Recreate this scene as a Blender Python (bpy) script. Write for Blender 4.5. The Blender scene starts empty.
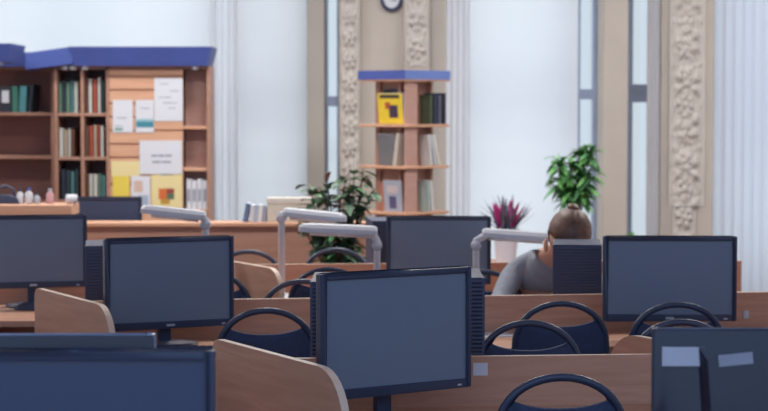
import bpy, bmesh, math, random
from mathutils import Vector, Matrix
random.seed(7)
S = bpy.context.scene
C = S.collection
PI = math.pi
R = math.radians

# ------------------------------------------------------------------ camera
F, CX, CY, HOR, H = 1920.0, 384.0, 205.5, 110.0, 1.58
TH = math.atan((CY - HOR) / F)
cam_d = bpy.data.cameras.new('camera')
cam = bpy.data.objects.new('camera', cam_d); C.objects.link(cam)
cam_d.sensor_fit = 'HORIZONTAL'; cam_d.sensor_width = 36; cam_d.lens = 36 * F / 768
cam.location = (0, 0, H); cam.rotation_euler = (PI / 2 - TH, 0, 0)
cam_d.clip_start = .05; cam_d.clip_end = 200
cam_d.dof.use_dof = True; cam_d.dof.focus_distance = 5.6; cam_d.dof.aperture_fstop = 5.0
cam_d.dof.aperture_blades = 7
S.camera = cam

def ray(px, py):
    u, v = (px - CX) / F, (CY - py) / F
    return Vector((u, math.cos(TH) + v * math.sin(TH), -math.sin(TH) + v * math.cos(TH)))
def PY(px, py, y):                       # the place at depth y seen at a pixel of the photograph
    d = ray(px, py); return Vector((0, 0, H)) + d * (y / d.y)
def PZ(px, py, z):                       # the place at height z seen there
    d = ray(px, py); return Vector((0, 0, H)) + d * ((z - H) / d.z)

# ------------------------------------------------------------------ materials
def srgb(r, g, b):
    f = lambda c: (c / 255 / 12.92) if c / 255 <= .04045 else ((c / 255 + .055) / 1.055) ** 2.4
    return (f(r), f(g), f(b), 1)
def mat(name, col, rough=.5, spec=.5, metal=0, coat=0, noise=0, nscale=8, bump=0, bscale=60, trans=0):
    m = bpy.data.materials.new(name); m.use_nodes = True
    nt = m.node_tree; b = nt.nodes['Principled BSDF']
    b.inputs['Base Color'].default_value = col; b.inputs['Roughness'].default_value = rough
    b.inputs['Specular IOR Level'].default_value = spec; b.inputs['Metallic'].default_value = metal
    b.inputs['Coat Weight'].default_value = coat; b.inputs['Coat Roughness'].default_value = .08
    b.inputs['Transmission Weight'].default_value = trans
    tc = nt.nodes.new('ShaderNodeTexCoord')
    if noise:
        n = nt.nodes.new('ShaderNodeTexNoise'); n.inputs['Scale'].default_value = nscale; n.inputs['Detail'].default_value = 4
        nt.links.new(tc.outputs['Object'], n.inputs['Vector'])
        rp = nt.nodes.new('ShaderNodeValToRGB')
        rp.color_ramp.elements[0].position = .3; rp.color_ramp.elements[1].position = .7
        rp.color_ramp.elements[0].color = tuple(c * (1 - noise) for c in col[:3]) + (1,)
        rp.color_ramp.elements[1].color = tuple(min(1, c * (1 + noise)) for c in col[:3]) + (1,)
        nt.links.new(n.outputs['Fac'], rp.inputs['Fac']); nt.links.new(rp.outputs['Color'], b.inputs['Base Color'])
    if bump:
        n2 = nt.nodes.new('ShaderNodeTexNoise'); n2.inputs['Scale'].default_value = bscale
        nt.links.new(tc.outputs['Object'], n2.inputs['Vector'])
        bp = nt.nodes.new('ShaderNodeBump'); bp.inputs['Strength'].default_value = bump; bp.inputs['Distance'].default_value = .002
        nt.links.new(n2.outputs['Fac'], bp.inputs['Height']); nt.links.new(bp.outputs['Normal'], b.inputs['Normal'])
    return m
def wood(name, c0, c1, stretch=(2, 14, 30), rough=.45):
    m = bpy.data.materials.new(name); m.use_nodes = True
    nt = m.node_tree; b = nt.nodes['Principled BSDF']
    tc = nt.nodes.new('ShaderNodeTexCoord'); mp = nt.nodes.new('ShaderNodeMapping')
    mp.inputs['Scale'].default_value = stretch
    n = nt.nodes.new('ShaderNodeTexNoise'); n.inputs['Scale'].default_value = 1.6; n.inputs['Detail'].default_value = 6; n.inputs['Distortion'].default_value = .6
    rp = nt.nodes.new('ShaderNodeValToRGB'); rp.color_ramp.elements[0].position = .33; rp.color_ramp.elements[1].position = .68
    rp.color_ramp.elements[0].color = c0; rp.color_ramp.elements[1].color = c1
    nt.links.new(tc.outputs['Object'], mp.inputs['Vector']); nt.links.new(mp.outputs['Vector'], n.inputs['Vector'])
    nt.links.new(n.outputs['Fac'], rp.inputs['Fac']); nt.links.new(rp.outputs['Color'], b.inputs['Base Color'])
    b.inputs['Roughness'].default_value = rough; b.inputs['Specular IOR Level'].default_value = .35
    return m
def fabric_lit(name, col, fac=.55):        # cloth that lets daylight through
    m = bpy.data.materials.new(name); m.use_nodes = True
    nt = m.node_tree; nt.nodes.remove(nt.nodes['Principled BSDF'])
    out = nt.nodes['Material Output']
    d = nt.nodes.new('ShaderNodeBsdfDiffuse'); t = nt.nodes.new('ShaderNodeBsdfTranslucent'); mx = nt.nodes.new('ShaderNodeMixShader')
    tc = nt.nodes.new('ShaderNodeTexCoord'); n = nt.nodes.new('ShaderNodeTexNoise'); n.inputs['Scale'].default_value = 1.2
    rp = nt.nodes.new('ShaderNodeValToRGB')
    rp.color_ramp.elements[0].color = tuple(c * .93 for c in col[:3]) + (1,); rp.color_ramp.elements[1].color = col
    nt.links.new(tc.outputs['Object'], n.inputs['Vector']); nt.links.new(n.outputs['Fac'], rp.inputs['Fac'])
    nt.links.new(rp.outputs['Color'], d.inputs['Color']); nt.links.new(rp.outputs['Color'], t.inputs['Color'])
    mx.inputs['Fac'].default_value = fac
    nt.links.new(d.outputs[0], mx.inputs[1]); nt.links.new(t.outputs[0], mx.inputs[2]); nt.links.new(mx.outputs[0], out.inputs['Surface'])
    return m
def flat(r, g, b, rough=.6): 
    k = 'c_%d_%d_%d' % (r, g, b)
    return bpy.data.materials.get(k) or mat(k, srgb(r, g, b), rough, .3, noise=.06, nscale=14)

M = {}
M['beech'] = wood('beech', srgb(194, 146, 120), srgb(210, 162, 136))
M['beech_edge'] = wood('beech_edge', srgb(226, 200, 178), srgb(234, 210, 190))
M['shelf_wood'] = wood('shelf_wood', srgb(168, 128, 110), srgb(180, 140, 122))
M['shelf_back'] = wood('shelf_back', srgb(140, 104, 96), srgb(150, 112, 104))
M['pale_wood'] = wood('pale_wood', srgb(208, 160, 130), srgb(220, 174, 144))
M['rose_wood'] = wood('rose_wood', srgb(190, 150, 138), srgb(198, 160, 148))
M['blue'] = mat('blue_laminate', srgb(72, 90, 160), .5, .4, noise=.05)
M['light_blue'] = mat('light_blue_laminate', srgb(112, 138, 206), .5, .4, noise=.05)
M['black_gloss'] = mat('black_gloss', srgb(52, 62, 86), .32, .5, coat=.1, noise=.08)  # blacks here are lifted to navy, with bluish haze put into the colour
M['black_plastic'] = mat('black_plastic', srgb(62, 72, 98), .42, .4, bump=.15, bscale=300)
M['case'] = mat('case_plastic', srgb(72, 80, 104), .5, .4, bump=.1, bscale=300)
M['screen'] = mat('screen_panel', srgb(116, 130, 150), .38, .5, noise=.02, nscale=3)  # reflected room and haze put into a grey-blue base colour
M['screen_dark'] = mat('screen_panel_dark', srgb(60, 72, 100), .34, .5, noise=.02, nscale=3)
M['lit_top_gloss'] = mat('lit_top_gloss', srgb(140, 152, 178), .3, .5, noise=.05)  # lighter grey stands for light falling on a monitor's top edge
M['dark_gloss'] = mat('dark_gloss', srgb(26, 33, 52), .25, .5, coat=.15, noise=.08)
M['silver'] = mat('silver', srgb(196, 202, 214), .3, .5, metal=.4)
M['tube'] = mat('black_enamel', srgb(56, 66, 90), .38, .5)
M['pad'] = mat('dark_upholstery', srgb(66, 76, 104), .85, .2, noise=.12, nscale=120, bump=.4, bscale=500)
M['white_enamel'] = mat('white_enamel', srgb(206, 209, 216), .3, .5, noise=.02)
M['tube_glass'] = mat('lamp_tube', srgb(240, 242, 245), .2, .5)
M['beige'] = mat('beige_plaster', srgb(192, 185, 176), .85, .2, noise=.05, nscale=3, bump=.2, bscale=80)
M['grey_plaster'] = mat('grey_plaster', srgb(170, 166, 158), .85, .2, noise=.05, nscale=3, bump=.2, bscale=80)
M['relief'] = mat('relief_plaster', srgb(202, 197, 190), .8, .2, noise=.06, nscale=10, bump=.25, bscale=60)
M['wall'] = mat('wall_paint', srgb(214, 216, 220), .9, .2, noise=.03, nscale=2, bump=.1)
M['ceiling'] = mat('ceiling_paint', srgb(225, 226, 228), .9, .2, noise=.02, nscale=2, bump=.1)
M['floor'] = wood('floor_parquet', srgb(120, 92, 76), srgb(138, 106, 88), (6, 1.5, 1), .35)
M['frame'] = mat('window_frame_paint', srgb(176, 192, 220), .45, .4, noise=.04)
def pane_glass():
    m = bpy.data.materials.new('window_glass'); m.use_nodes = True
    nt = m.node_tree; nt.nodes.remove(nt.nodes['Principled BSDF'])
    a = nt.nodes.new('ShaderNodeBsdfTransparent'); a.inputs['Color'].default_value = (.93, .96, .97, 1)
    g = nt.nodes.new('ShaderNodeBsdfGlossy'); g.inputs['Roughness'].default_value = .05
    x = nt.nodes.new('ShaderNodeMixShader'); x.inputs['Fac'].default_value = .06
    nt.links.new(a.outputs[0], x.inputs[1]); nt.links.new(g.outputs[0], x.inputs[2]); nt.links.new(x.outputs[0], nt.nodes['Material Output'].inputs['Surface'])
    return m
M['glass'] = pane_glass()
M['blind'] = fabric_lit('white_blind', srgb(244, 245, 248), .82)
M['curtain'] = fabric_lit('sheer_curtain', srgb(250, 251, 254), .85)
M['vblind'] = fabric_lit('vertical_blind', srgb(238, 242, 250), .75)
M['leaf'] = mat('leaf_green', srgb(88, 140, 92), .45, .4, noise=.25, nscale=9)
M['leaf_dark'] = mat('leaf_dark', srgb(92, 120, 98), .45, .4, noise=.3, nscale=7)
M['leaf_bright'] = mat('leaf_bright', srgb(110, 172, 96), .45, .4, noise=.3, nscale=7)
M['leaf_grey'] = mat('leaf_grey', srgb(110, 112, 132), .5, .4, noise=.2, nscale=9)
M['pink'] = mat('pink_bract', srgb(206, 62, 146), .5, .4, noise=.15, nscale=9)
M['stem'] = mat('stem', srgb(104, 92, 66), .8, .2, noise=.2)
M['soil'] = mat('soil', srgb(58, 46, 40), .95, .1, noise=.3, nscale=60)
M['pot_white'] = mat('pot_white', srgb(228, 228, 236), .35, .5, noise=.02)
M['pot_brown'] = mat('pot_brown', srgb(132, 84, 62), .6, .3, noise=.1)
M['paper'] = mat('paper', srgb(216, 220, 228), .85, .2, noise=.02, nscale=5)
M['ink'] = mat('grey_ink', srgb(150, 156, 168), .85, .2)
M['skin'] = mat('skin', srgb(214, 164, 140), .5, .4, noise=.04, nscale=12)
M['lip'] = mat('lip', srgb(176, 104, 98), .5, .4)
M['hair'] = mat('hair', srgb(112, 84, 72), .45, .4, noise=.35, nscale=26)
M['shirt'] = mat('grey_tshirt', srgb(158, 164, 174), .9, .15, noise=.08, nscale=30, bump=.3, bscale=250)
M['trousers'] = mat('dark_trousers', srgb(48, 54, 74), .9, .15, noise=.08, nscale=30)
M['eye_white'] = mat('eye_white', srgb(230, 230, 230), .3, .5)
M['iris'] = mat('iris', srgb(60, 44, 36), .3, .5)
M['shoe'] = mat('shoe', srgb(40, 40, 48), .6, .3)
M['leg_metal'] = mat('grey_leg_metal', srgb(96, 102, 116), .4, .5, metal=.6)
M['added_lamp_panel'] = bpy.data.materials.new('added_lamp_diffuser'); M['added_lamp_panel'].use_nodes = True
_b = M['added_lamp_panel'].node_tree.nodes['Principled BSDF']; _b.inputs['Emission Color'].default_value = (1, .97, .93, 1); _b.inputs['Emission Strength'].default_value = 1.5  # glow of the ceiling lamps added out of view

# ------------------------------------------------------------------ mesh helpers
def obj(name, bm, m, parent=None, loc=(0, 0, 0), rot=(0, 0, 0), smooth=False, bevel=0, seg=2):
    me = bpy.data.meshes.new(name)
    bmesh.ops.recalc_face_normals(bm, faces=bm.faces)
    bm.to_mesh(me); bm.free()
    for mm in (m if isinstance(m, (list, tuple)) else [m]): me.materials.append(mm)
    o = bpy.data.objects.new(name, me); C.objects.link(o)
    o.location = loc; o.rotation_euler = rot
    if parent: o.parent = parent
    if smooth:
        for p in me.polygons: p.use_smooth = True
    if bevel:
        b = o.modifiers.new('bevel', 'BEVEL'); b.width = bevel; b.segments = seg; b.limit_method = 'ANGLE'; b.angle_limit = R(40)
        for p in me.polygons: p.use_smooth = True
        w = o.modifiers.new('wn', 'WEIGHTED_NORMAL'); w.keep_sharp = True
    return o
def thing(name, label, cat, loc=(0, 0, 0), rz=0, group=None):
    o = bpy.data.objects.new(name, None); C.objects.link(o); o.empty_display_size = .1
    o.location = loc; o.rotation_euler = (0, 0, rz); o['label'] = label; o['category'] = cat
    if group: o['group'] = group
    return o
def tag(o, label, cat, group=None):
    o['label'] = label; o['category'] = cat
    if group: o['group'] = group
    return o
def struct(o):
    o['kind'] = 'structure'; return o
def B(): return bmesh.new()
def box(bm, c, s, rot=None, mi=0):
    r = bmesh.ops.create_cube(bm, size=1.0)
    mtx = Matrix.Translation(Vector(c)) @ ((rot.to_matrix().to_4x4() if hasattr(rot, 'to_matrix') else rot) if rot else Matrix()) @ Matrix.Diagonal((s[0], s[1], s[2], 1))
    bmesh.ops.transform(bm, matrix=mtx, verts=r['verts'])
    if mi:
        for f in {f for v in r['verts'] for f in v.link_faces}: f.material_index = mi
    return bm
def b2(bm, x0, x1, y0, y1, z0, z1, mi=0):
    return box(bm, ((x0 + x1) / 2, (y0 + y1) / 2, (z0 + z1) / 2), (x1 - x0, y1 - y0, z1 - z0), None, mi)
def prism(bm, pts, axis, a, b, mi_side=0):          # outline extruded along an axis
    def mk(p, t):
        return {'x': (t, p[0], p[1]), 'y': (p[0], t, p[1]), 'z': (p[0], p[1], t)}[axis]
    v0 = [bm.verts.new(mk(p, a)) for p in pts]; v1 = [bm.verts.new(mk(p, b)) for p in pts]
    bm.faces.new(v0); bm.faces.new(v1[::-1])
    n = len(pts)
    for i in range(n):
        f = bm.faces.new((v0[i], v1[i], v1[(i + 1) % n], v0[(i + 1) % n])); f.material_index = mi_side
    return bm
def tube(bm, pts, r, n=10, closed=False):
    pts = [Vector(p) for p in pts]; rings = []
    L = len(pts); up = None
    for i, p in enumerate(pts):
        a = pts[(i - 1) % L] if (i or closed) else p; b = pts[(i + 1) % L] if (i < L - 1 or closed) else p
        t = (b - a).normalized()
        if up is None:
            up = Vector((0, 0, 1)) if abs(t.z) < .9 else Vector((0, 1, 0))
        s = t.cross(up).normalized(); up = s.cross(t).normalized()
        rr = r[i] if isinstance(r, (list, tuple)) else r
        rings.append([bm.verts.new(p + (s * math.cos(2 * PI * k / n) + up * math.sin(2 * PI * k / n)) * rr) for k in range(n)])
    for i in range(L if closed else L - 1):
        a, b = rings[i], rings[(i + 1) % L]
        for k in range(n): bm.faces.new((a[k], a[(k + 1) % n], b[(k + 1) % n], b[k]))
    if not closed:
        bm.faces.new(rings[0][::-1]); bm.faces.new(rings[-1])
    return bm
def lathe(bm, prof, n=24, c=(0, 0, 0)):
    rings = [[bm.verts.new((c[0] + r * math.cos(2 * PI * k / n), c[1] + r * math.sin(2 * PI * k / n), c[2] + z)) for k in range(n)] for r, z in prof]
    for a, b in zip(rings, rings[1:]):
        for k in range(n): bm.faces.new((a[k], a[(k + 1) % n], b[(k + 1) % n], b[k]))
    bm.faces.new(rings[0][::-1]); bm.faces.new(rings[-1])
    return bm
def arc(cx, cy, r, a0, a1, n=6):
    return [(cx + r * math.cos(R(a0 + (a1 - a0) * i / n)), cy + r * math.sin(R(a0 + (a1 - a0) * i / n))) for i in range(n + 1)]

# ------------------------------------------------------------------ the room
YB = 15.0                       # face of the window wall
def X(px): return PY(px, 150, YB).x
ZC = 3.9
XL, XR = -5.2, 5.2
struct(obj('floor', b2(B(), XL - .2, XR + .2, -3.2, YB + .5, -.1, 0), M['floor']))
struct(obj('ceiling', b2(B(), XL - .2, XR + .2, 3.0, YB + .5, ZC, ZC + .1), M['ceiling']))
struct(obj('wall_left', b2(B(), XL - .2, XL, -3.2, YB + .5, 0, ZC), M['wall']))
struct(obj('wall_right', b2(B(), XR, XR + .2, -3.2, YB + .5, 0, ZC), M['wall']))
# window openings along the wall, as pixel columns of the photograph
wins = [(-70, 223), (228, 306), (325, 339), (449, 599), (622, 656), (712, 830)]
wb = B()
edges = [XL]
for a, b in wins: edges += [X(a), X(b)]
edges.append(XR)
for i in range(0, len(edges), 2):
    b2(wb, edges[i], edges[i + 1], YB, YB + .35, 0, ZC)
for a, b in wins:
    b2(wb, X(a), X(b), YB, YB + .35, 3.55, ZC); b2(wb, X(a), X(b), YB, YB + .35, 0, .12)
struct(obj('wall_back', wb, M['beige']))
def window(n, a, b, mull=(), transom=(1.72,)):
    w = bpy.data.objects.new('window_%d' % n, None); C.objects.link(w); struct(w)
    x0, x1 = X(a), X(b); w.location = ((x0 + x1) / 2, YB + .22, .12)
    hw = (x1 - x0) / 2; hh = 3.43
    f = B(); t = .035 if hw > .2 else .02
    b2(f, -hw, -hw + t, -.04, .04, 0, hh); b2(f, hw - t, hw, -.04, .04, 0, hh)
    b2(f, -hw, hw, -.04, .04, 0, t); b2(f, -hw, hw, -.04, .04, hh - t, hh)
    for mx in mull: b2(f, mx - w.location.x - .03, mx - w.location.x + .03, -.045, .045, 0, hh)
    for z in transom: b2(f, -hw, hw, -.05, .05, z - .05, z + .03)
    obj('window_frame', f, M['frame'], w, bevel=.006)
    obj('pane', b2(B(), -hw + .01, hw - .01, -.004, .004, .02, hh - .02), M['glass'], w)
    obj('window_sill', b2(B(), -hw, hw, -.2, .05, -.02, .0), M['wall'], w)
ztr = lambda py: PY(384, py, YB + .2).z - .12
window(1, -70, 223, (X(70),), (ztr(100),))
window(2, 228, 306, (), (ztr(100),))
window(3, 325, 339, (), (ztr(100),))
window(4, 449, 599, (X(578.5),), (ztr(93),))
window(5, 622, 656, (X(631.5),), (ztr(96), ztr(88)))
window(6, 712, 830, (X(770),), (ztr(93),))
# window 5 has an opening casement with a heavy sash
o5 = thing('window_handle', 'silver lever handle on the narrow blue-grey casement window', 'handle', PY(626.5, 5, YB + .13), 0)
h = B(); tube(h, [(0, .04, 0), (0, -.01, 0)], .012); tube(h, [(0, -.01, .01), (0, -.012, -.1)], .011)
obj('lever', h, M['silver'], o5, smooth=True)
obj('back_plate', b2(B(), -.016, .016, .035, .046, -.09, .06), M['silver'], o5, bevel=.004)

# piers, with plaster relief on some of them
def pier(n, a, b, m, depth, y=YB):
    return struct(obj('trim_%d' % n, b2(B(), X(a), X(b), y - depth, y, 0, ZC), m, bevel=.01))
def relief(n, a, b, m, y, base=.5, seed=1, z0=.55):
    x0, x1 = X(a), X(b); nx, nz = 28, 260
    w = x1 - x0; bm = B(); rows = []
    rnd = random.Random(seed); ph = [rnd.random() * 6 for _ in range(6)]
    for j in range(nz + 1):
        z = z0 + (ZC - z0 - .02) * j / nz; row = []
        for i in range(nx + 1):
            u = (i / nx - .5) * 2; au = abs(u)
            cz = w * 1.15; k_ = math.floor(z / cz); vv = (z / cz - k_ - .5) * 2
            rr = math.hypot(u, vv); an = math.atan2(vv, u)
            petals = math.exp(-((rr - .52) / .2) ** 2) * (.5 + .5 * math.cos((6 if k_ % 2 else 5) * an + ph[0]))
            boss = math.exp(-(rr / .2) ** 2)
            scroll = math.exp(-((au - .55 - .2 * math.sin(vv * PI + ph[1])) ** 2) / .012) * (.6 + .4 * math.sin(vv * 9 + ph[2]))
            lump = .5 + .5 * math.sin(u * 9 + 3 * math.sin(z * 31) + ph[3]) * math.sin(z * 47 + 4 * u)
            rim = 1.0 if au > .93 else 0
            env = max(0, 1 - (au / .88) ** 8)
            dpt = (.034 * petals + .036 * boss + .02 * scroll + .012 * lump) * env + .012 * rim
            row.append(bm.verts.new((x0 + w * i / nx, y - dpt, z)))
        rows.append(row)
    for r0, r1 in zip(rows, rows[1:]):
        for i in range(nx): bm.faces.new((r0[i], r0[i + 1], r1[i + 1], r1[i]))
    struct(obj('trim_%d' % n, bm, m, smooth=True))
pier(1, 308, 325, M['grey_plaster'], .12)
pier(2, 339, 361, M['beige'], .06)
relief(3, 340.5, 359.5, M['relief'], YB - .062, seed=2, z0=.2)
pier(4, 403, 430, M['beige'], .06)
relief(5, 404.5, 428.5, M['relief'], YB - .062, seed=3, z0=PY(415, 66, YB).z)
pier(6, 598, 623, M['beige'], .30)
pier(7, 656, 709, M['beige'], .22)
relief(8, 664, 700, M['relief'], YB - .222, seed=5, z0=PY(680, 206, YB - .22).z)
relief(9, 668, 692, M['relief'], YB - .222, seed=8, z0=.2)
# ---------------------------------------------------------------- blinds and curtains
def roller_blind(a, b, y, z0, label):
    t = thing('roller_blind', label, 'blind', (X((a + b) / 2), y, z0), 0)
    hw = (X(b) - X(a)) / 2; n = 60; hh = 3.6 - z0
    bm = B(); rows = []
    for j in range(n + 1):
        z = hh * j / n; row = []
        for i in range(13):
            row.append(bm.verts.new((-hw + 2 * hw * i / 12, .004 * math.sin(z * 2 * PI / .24) + .003 * math.sin(i * 1.3), z)))
        rows.append(row)
    for r0, r1 in zip(rows, rows[1:]):
        for i in range(12): bm.faces.new((r0[i], r0[i + 1], r1[i + 1], r1[i]))
    obj('cloth', bm, M['blind'], t, smooth=True)
    obj('bottom_bar', b2(B(), -hw, hw, -.012, .012, -.02, .01), M['white_enamel'], t, bevel=.004)
    tb = B(); tube(tb, [(-hw, .0, hh), (hw, .0, hh)], .03, 14); obj('roller', tb, M['white_enamel'], t, smooth=True)
def curtain(a, b, y, label, folds, amp=.03, z0=.03, z1=3.75):
    xa, xb = PY(a, 150, y).x, PY(b, 150, y).x
    t = thing('curtain', label, 'curtain', ((xa + xb) / 2, y, z0), 0)
    n = folds * 12; bm = B(); rows = []
    for j in range(19):
        z = (z1 - z0) * j / 18; row = []
        k = 1 + .05 * math.sin(z * 1.3)
        for i in range(n + 1):
            ph = 2 * PI * folds * i / n
            row.append(bm.verts.new(((xa + (xb - xa) * i / n - (xa + xb) / 2) * k + .012 * math.sin(2 * ph), amp * math.sin(ph + .2 * math.sin(z * 2)), z)))
        rows.append(row)
    for r0, r1 in zip(rows, rows[1:]):
        for i in range(n): bm.faces.new((r0[i], r0[i + 1], r1[i + 1], r1[i]))
    obj('cloth', bm, M['curtain'], t, smooth=True)
    tb = B(); tube(tb, [((xa - xb) / 2 - .04, 0, z1 - z0), ((xb - xa) / 2 + .04, 0, z1 - z0)], .014); obj('rail', tb, M['white_enamel'], t, smooth=True)
roller_blind(-72, 214, YB - .05, .4, 'wide white roller blind above and behind the tall wooden bookcase')
roller_blind(236, 309, YB - .05, .4, 'tall narrow white blind between the left curtain and the grey pier')
roller_blind(466, 577, YB - .05, .1, 'broad white blind behind the pink-bract plant')
curtain(211, 238, YB - .14, 'sheer white curtain hanging just right of the tall bookcase', 4, .016)
curtain(446, 469, YB - .14, 'sheer bluish curtain right beside the revolving book stand', 4, .016)
curtain(647, 658, YB - .30, 'narrow white curtain against the left side of the ornate pillar', 3, .012)
vb = thing('vertical_blind', 'white vertical slat blind at the right edge of the picture', 'blind', (X(740), YB - .16, .06), 0)
sl = B(); xs = X(709) - X(740)
while xs < X(840) - X(740):
    w = .088
    rows = []
    for z in (0, 3.4):
        rows.append([sl.verts.new((xs + w * i / 6, -.045 * i / 6 - .012 * math.sin(PI * i / 6), z)) for i in range(7)])
    for i in range(6): sl.faces.new((rows[0][i], rows[0][i + 1], rows[1][i + 1], rows[1][i]))
    xs += .074
obj('slats', sl, M['vblind'], vb, smooth=True)
obj('head_rail', b2(B(), X(709) - X(740), X(840) - X(740), -.05, .03, 3.4, 3.46), M['white_enamel'], vb)
# clock
ck = PY(391.5, -1, YB)
t = thing('wall_clock', 'round wall clock with dark rim high on the beige wall', 'clock', (ck.x, YB, ck.z), 0)
bm = B(); tube(bm, [(.075 * math.cos(2 * PI * k / 32), -.03, .085 * math.sin(2 * PI * k / 32)) for k in range(32)], .014, 10, True); obj('rim', bm, M['black_plastic'], t, smooth=True)
bm = B(); lathe(bm, [(.078, 0), (.078, .025)], 32); obj('dial', bm, M['paper'], t, rot=(PI / 2, 0, 0))
bm = B(); box(bm, (0, -.029, .02), (.006, .003, .05)); box(bm, (.018, -.029, -.012), (.04, .003, .006)); obj('hands', bm, M['black_plastic'], t)

# ---------------------------------------------------------------- bookcases at the back
YK = 13.8
def KX(px, y=YK): return PY(px, 150, y).x
def KZ(py, y=YK): return PY(384, py, y).z
def cornice(bm, x0, x1, y0, y1, z0, z1, flare=.04):     # flared blue fascia
    lo = [(x0, y1), (x1, y1), (x1, y0), (x0, y0)]
    hi = [(x0 - flare, y1), (x1 + flare, y1), (x1 + flare, y0 - flare), (x0 - flare, y0 - flare)]
    a = [bm.verts.new((x, y, z0)) for x, y in lo]; b = [bm.verts.new((x, y, z1)) for x, y in hi]
    bm.faces.new(a); bm.faces.new(b[::-1])
    for i in range(4): bm.faces.new((a[i], a[(i + 1) % 4], b[(i + 1) % 4], b[i]))
    return bm
BK = thing('bookcase', 'tall open bookcase with two narrow book columns, a slatted notice panel and blue cornice', 'bookcase', (KX(130), YK, 0), 0)
bx = BK.location.x; dpt = .36; zt = KZ(66)
xs = [KX(p) - bx for p in (56, 82.5, 108, 183, 208.5)]
bm = B()
for i, x in enumerate(xs):
    if i == 3: continue
    obj('upright', b2(B(), x - .012, x + .012, .0, dpt, 0, zt), M['shelf_wood'], BK, bevel=.003)
obj('back_panel', b2(B(), xs[0], xs[4], dpt, dpt + .015, 0, zt), M['shelf_back'], BK)
shelf_z = [KZ(113) + 0, KZ(157), KZ(200), KZ(240)]
for z in shelf_z:
    obj('shelf', b2(B(), xs[0] + .012, xs[2] - .012, .01, dpt, z - .022, z), M['shelf_wood'], BK, bevel=.002)
obj('top_board', b2(B(), xs[0], xs[4], 0, dpt, zt - .025, zt), M['shelf_wood'], BK)
obj('bottom_board', b2(B(), xs[0], xs[4], 0, dpt, .03, .06), M['shelf_wood'], BK)
end_z = [KZ(126), KZ(168), KZ(210)]
for z in end_z: obj('end_shelf', b2(B(), xs[3], xs[4] - .012, .01, dpt, z - .022, z), M['pale_wood'], BK, bevel=.002)
obj('side_back', b2(B(), xs[3], xs[4] - .012, .16, .175, .06, zt - .03), M['rose_wood'], BK)
bm = B(); zz = .08
while zz < zt - .04:
    b2(bm, xs[2] + .012, xs[3], .006, .024, zz, min(zz + .085, zt - .025)); zz += .097
b2(bm, xs[2] + .012, xs[3], .024, .034, .06, zt - .025)
obj('slat_panel', bm, M['pale_wood'], BK, bevel=.003)
obj('cornice', cornice(B(), KX(76) - bx, xs[4], -.06, dpt, zt, KZ(47), .035), M['blue'], BK)
q = [(28, 70), (75, 64.5), (75, 46.8), (28, 53.3)]
obj('cornice', prism(B(), [(KX(a) - bx, KZ(b)) for a, b in q], 'y', -.08, .2), M['blue'], BK, bevel=.004)
bm = B(); 
for px in (66, 74, 86, 196): 
    obj('downlight', lathe(B(), [(.02, -.028), (.024, -.02), (.024, 0)], 12, (KX(px) - bx, -.02, zt)), M['white_enamel'], BK)
# left wing
YW = 13.95
BW = thing('bookcase', 'wide open bookcase wing with few books at the left edge of the picture', 'bookcase', (KX(57, YW) - .02, YW, 0), R(-9))
ztw = zt; wl = 1.3
bm = B()
for x in (-wl, -.012): obj('upright', b2(B(), x - .012, x + .012, 0, dpt - .1, 0, ztw), M['shelf_wood'], BW, bevel=.003)
obj('back_panel', b2(B(), -wl, 0, dpt - .1, dpt - .085, 0, ztw), M['shelf_back'], BW)
wz = [KZ(112.5, YW), KZ(156, YW), KZ(200, YW), KZ(240, YW)]
for z in wz: obj('shelf', b2(B(), -wl + .012, -.024, .0, dpt - .1, z - .022, z), M['shelf_wood'], BW, bevel=.002)
obj('top_board', b2(B(), -wl, 0, 0, dpt - .1, ztw - .025, ztw), M['shelf_wood'], BW)
obj('cornice', cornice(B(), -wl, KX(28, YW) - BW.location.x, -.06, dpt - .1, ztw, KZ(52.5, YW), .035), M['blue'], BW)
# a deeper blue canopy further left, on posts out of the frame
BN = thing('bookcase', 'nearer bookcase canopy with blue fascia at the top left corner', 'bookcase', (KX(-60, 13.0), 13.0, 0), 0)
zc0, zc1 = KZ(62, 13.0), KZ(43.5, 13.0); xr = KX(21, 13.0) - KX(-60, 13.0)
obj('cornice', cornice(B(), -.6, xr - .085, 0, .5, zc0, zc1, .03), M['blue'], BN)
for x in (-.6, -.2): obj('upright', b2(B(), x, x + .025, .02, .5, 0, zc0), M['shelf_wood'], BN)
obj('back_panel', b2(B(), -.575, -.2, .48, .495, .05, zc0), M['shelf_back'], BN)
for z in (.4, .75, 1.1, 1.45, 1.8): obj('shelf', b2(B(), -.575, -.2, .02, .48, z - .022, z), M['shelf_wood'], BN)
bm = B(); lathe(bm, [(.02, -.02), (.025, -.01), (.025, 0)], 12, (xr - .15, .06, zc0)); obj('downlight', bm, M['white_enamel'], BN)

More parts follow.
